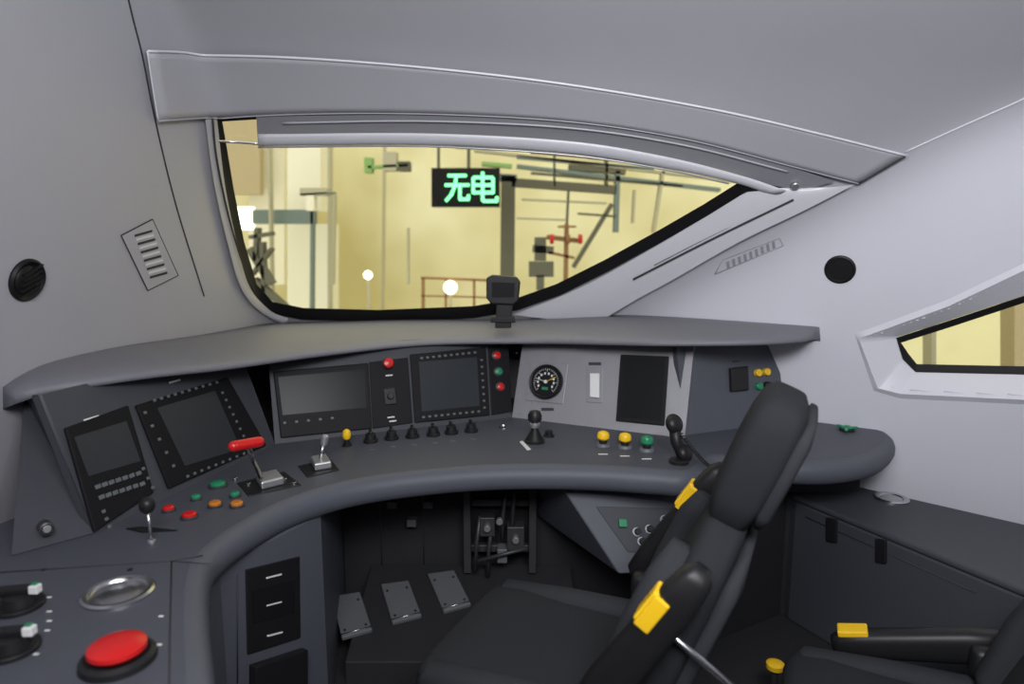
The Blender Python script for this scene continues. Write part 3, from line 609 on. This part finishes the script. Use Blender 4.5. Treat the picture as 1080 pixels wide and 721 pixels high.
ob2('tan_cabinet',225,95,274,205,9.8,'htan',hb)
ob2('pale_wall_panel',262,100,300,300,10.2,'hwhite',hb)
ob2('pillar_1',303,90,338,222,9.5,'hwhite',hb,.4);ob2('pillar_base',303,236,350,345,9.7,'hwhite',hb,.4)
ob2('blue_board',266,221,331,236,9.0,'hblue',hb);bar('blue_post',(329,200),(328,330),3,9.0,'hblue',hb)
ob2('window_glow',248,218,264,242,9.0,'lamp',hb)
bar('pipe_left',(283,152),(286,330),2,8.8,'hgrey',hb);bar('pipe_left2',(347,150),(347,330),3,9.2,'hgrey',hb);bar('cable_duct',(405,150),(403,330),2,10.5,'hgrey',hb)
gf_=empty('steel_gantry',(1,8,2))
for a,b,w,c in [((480,153),(620,158),5,'hdark'),((500,158),(790,192),3,'hgrey'),((545,175),(760,200),4,'hblue'),((540,192),(650,200),9,'hdark'),((484,184),(545,188),8,'hblue'),((536,185),(535,296),15,'hdark'),((652,180),(650,245),5,'hblue'),((646,215),(605,282),4,'hdark'),((600,200),(598,240),2,'hdark'),((620,165),(850,185),3,'hdark'),((700,180),(690,245),3,'hgrey'),((462,152),(462,180),2,'hdark'),((494,152),(494,180),3,'hdark'),((560,160),(700,172),2,'hbrown'),((550,210),(640,214),2,'hgrey'),((545,230),(600,232),2,'hgrey'),((560,182),(720,196),2,'hdark'),
  ((545,165),(690,178),3,'hblue'),((640,160),(640,196),3,'hdark'),((585,160),(585,196),2,'hdark'),((670,200),(668,235),2,'hgrey'),((600,176),(660,181),6,'hdark'),((388,176),(430,174),3,'hgreen'),((352,205),(350,300),1.5,'hgrey'),((430,240),(430,300),1.5,'hgrey'),((316,205),(352,203),2,'hblue'),((610,225),(650,228),2,'hdark')]:
    bar('beam',a,b,w,8.0,c,gf_)
ob2('bracket_1',404,160,418,180,8.0,'hgrey',gf_);ob2('bracket_2',420,170,432,180,8.0,'hdark',gf_);ob2('bracket_3',316,198,345,206,8.0,'hgrey',gf_);ob2('bracket_4',384,166,392,182,8.0,'hgreen',gf_);ob2('bracket_5',323,205,331,222,8.0,'hwhite',gf_)
ls=empty('led_sign',yp(491,197,7.5))
ob2('case',455,177,527,218,7.5,'bezel',ls,.15)
bar('sign_lamp',(508,172),(540,175),4,7.5,'hgreen',ls)
def st(a,b,w=3.2): 
    bar('stroke',a,b,w,7.47,'led',ls,.02)
x0,y0=469,181
st((x0+3,y0+4),(x0+23,y0+4));st((x0,y0+14),(x0+26,y0+14));st((x0+12,y0+4),(x0+11,y0+15));st((x0+11,y0+14),(x0+7,y0+24));st((x0+8,y0+23),(x0+1,y0+31));st((x0+16,y0+14),(x0+16,y0+29));st((x0+15,y0+29),(x0+26,y0+29));st((x0+25,y0+29),(x0+25,y0+24))
x0=499
st((x0,y0+6),(x0+21,y0+6));st((x0,y0+6),(x0,y0+23));st((x0+21,y0+6),(x0+21,y0+23));st((x0,y0+14),(x0+21,y0+14));st((x0,y0+22),(x0+21,y0+22));st((x0+10,y0),(x0+10,y0+31));st((x0+10,y0+31),(x0+25,y0+31));st((x0+25,y0+32),(x0+25,y0+26))
vs=empty('valve_stand',yp(595,270,7.2))
bar('post',(598,236),(597,300),4,7.2,'hbrown',vs)
bar('valve_body',(577,250),(612,254),5,7.2,'hbrown',vs)
for x in (580,597,610): q=yp(x,252,7.15); cyl('flange',q,(1,0,0),.05,.04,'hbrown' if x==597 else 'red',vs)
lathe('hand_wheel',yp(598,240,7.15),(0,0,1),[(.09,0),(.1,.01),(.09,.02),(.08,.01)],'hbrown',vs,24,False)
bar('pump',(570,250),(570,275),12,7.2,'hdark',vs);bar('pump_head',(562,262),(584,264),8,7.2,'hdark',vs);ob2('pump_base',558,276,584,292,7.2,'hdark',vs);bar('pump_leg',(570,290),(570,306),8,7.2,'hdark',vs);bar('outlet',(578,266),(606,272),3,7.2,'hbrown',vs)
rl=empty('railing',yp(480,300,7.0))
for a,b,w in [((444,293),(525,296),2.5),((446,293),(446,335),3),((470,294),(470,335),2),((500,295),(500,335),2.5),((525,295),(525,330),2.5),((444,312),(525,314),1.5)]: bar('rail',a,b,w,7.0,'hbrown',rl,.05)
for x,y,r in ((475,303,.07),(388,290,.045)): lp=empty('work_lamp',yp(x,y,6.9)); ball('globe',yp(x,y,6.9),r,'lamp',lp); cyl('stem',yp(x,y,6.9)-np.array([0,0,r+.6]),(0,0,1),.012,.6,'hgrey',lp)
fl=empty('ceiling_lamp',yp(592,155,7.6)); ob4('tube_lamp',[(580,152),(606,154),(606,159),(580,157)],7.6,.1,'lampo',fl)
mc=empty('depot_machine',yp(275,285,7)); 
for a,b,w in [((262,250),(286,246),4),((270,240),(268,275),4),((262,262),(285,300),7),((275,255),(278,320),4),((266,295),(300,325),6),((285,262),(264,290),3)]: bar('part',a,b,w,7.,'hdark',mc)
bar('duct_right',(985,300),(985,420),5,4.5,'hgrey',hb,.1)
ob2('red_panel',1070,300,1200,420,5.0,'htan',hb)
# ------------------------------------------------------------------ lights
w=D.worlds.new('world'); SC.world=w; w.use_nodes=True; w.node_tree.nodes['Background'].inputs[0].default_value=(1,.95,.77,1); w.node_tree.nodes['Background'].inputs[1].default_value=1.38
def area(name,loc,tgt,sx,sy,e,col=(1,1,1)):
    l=D.lights.new(name,'AREA'); l.shape='RECTANGLE'; l.size=sx; l.size_y=sy; l.energy=e; l.color=col; o=D.objects.new(name,l); SC.collection.objects.link(o); o.location=loc
    d=Vector(tgt)-Vector(loc); o.rotation_euler=d.to_track_quat('-Z','Y').to_euler(); return o
area('cab_soft_key',(.0,-.1,2.35),(.5,2.6,1.2),1.3,.7,66,(.98,.98,1))  # unseen area light added above and behind the camera for flash-like soft light
area('right_wall_fill',(.6,.2,2.35),(1.2,2.6,1.5),.5,.5,24,(.97,.98,1))  # unseen fill added to brighten the right wall and pillar
print('done')
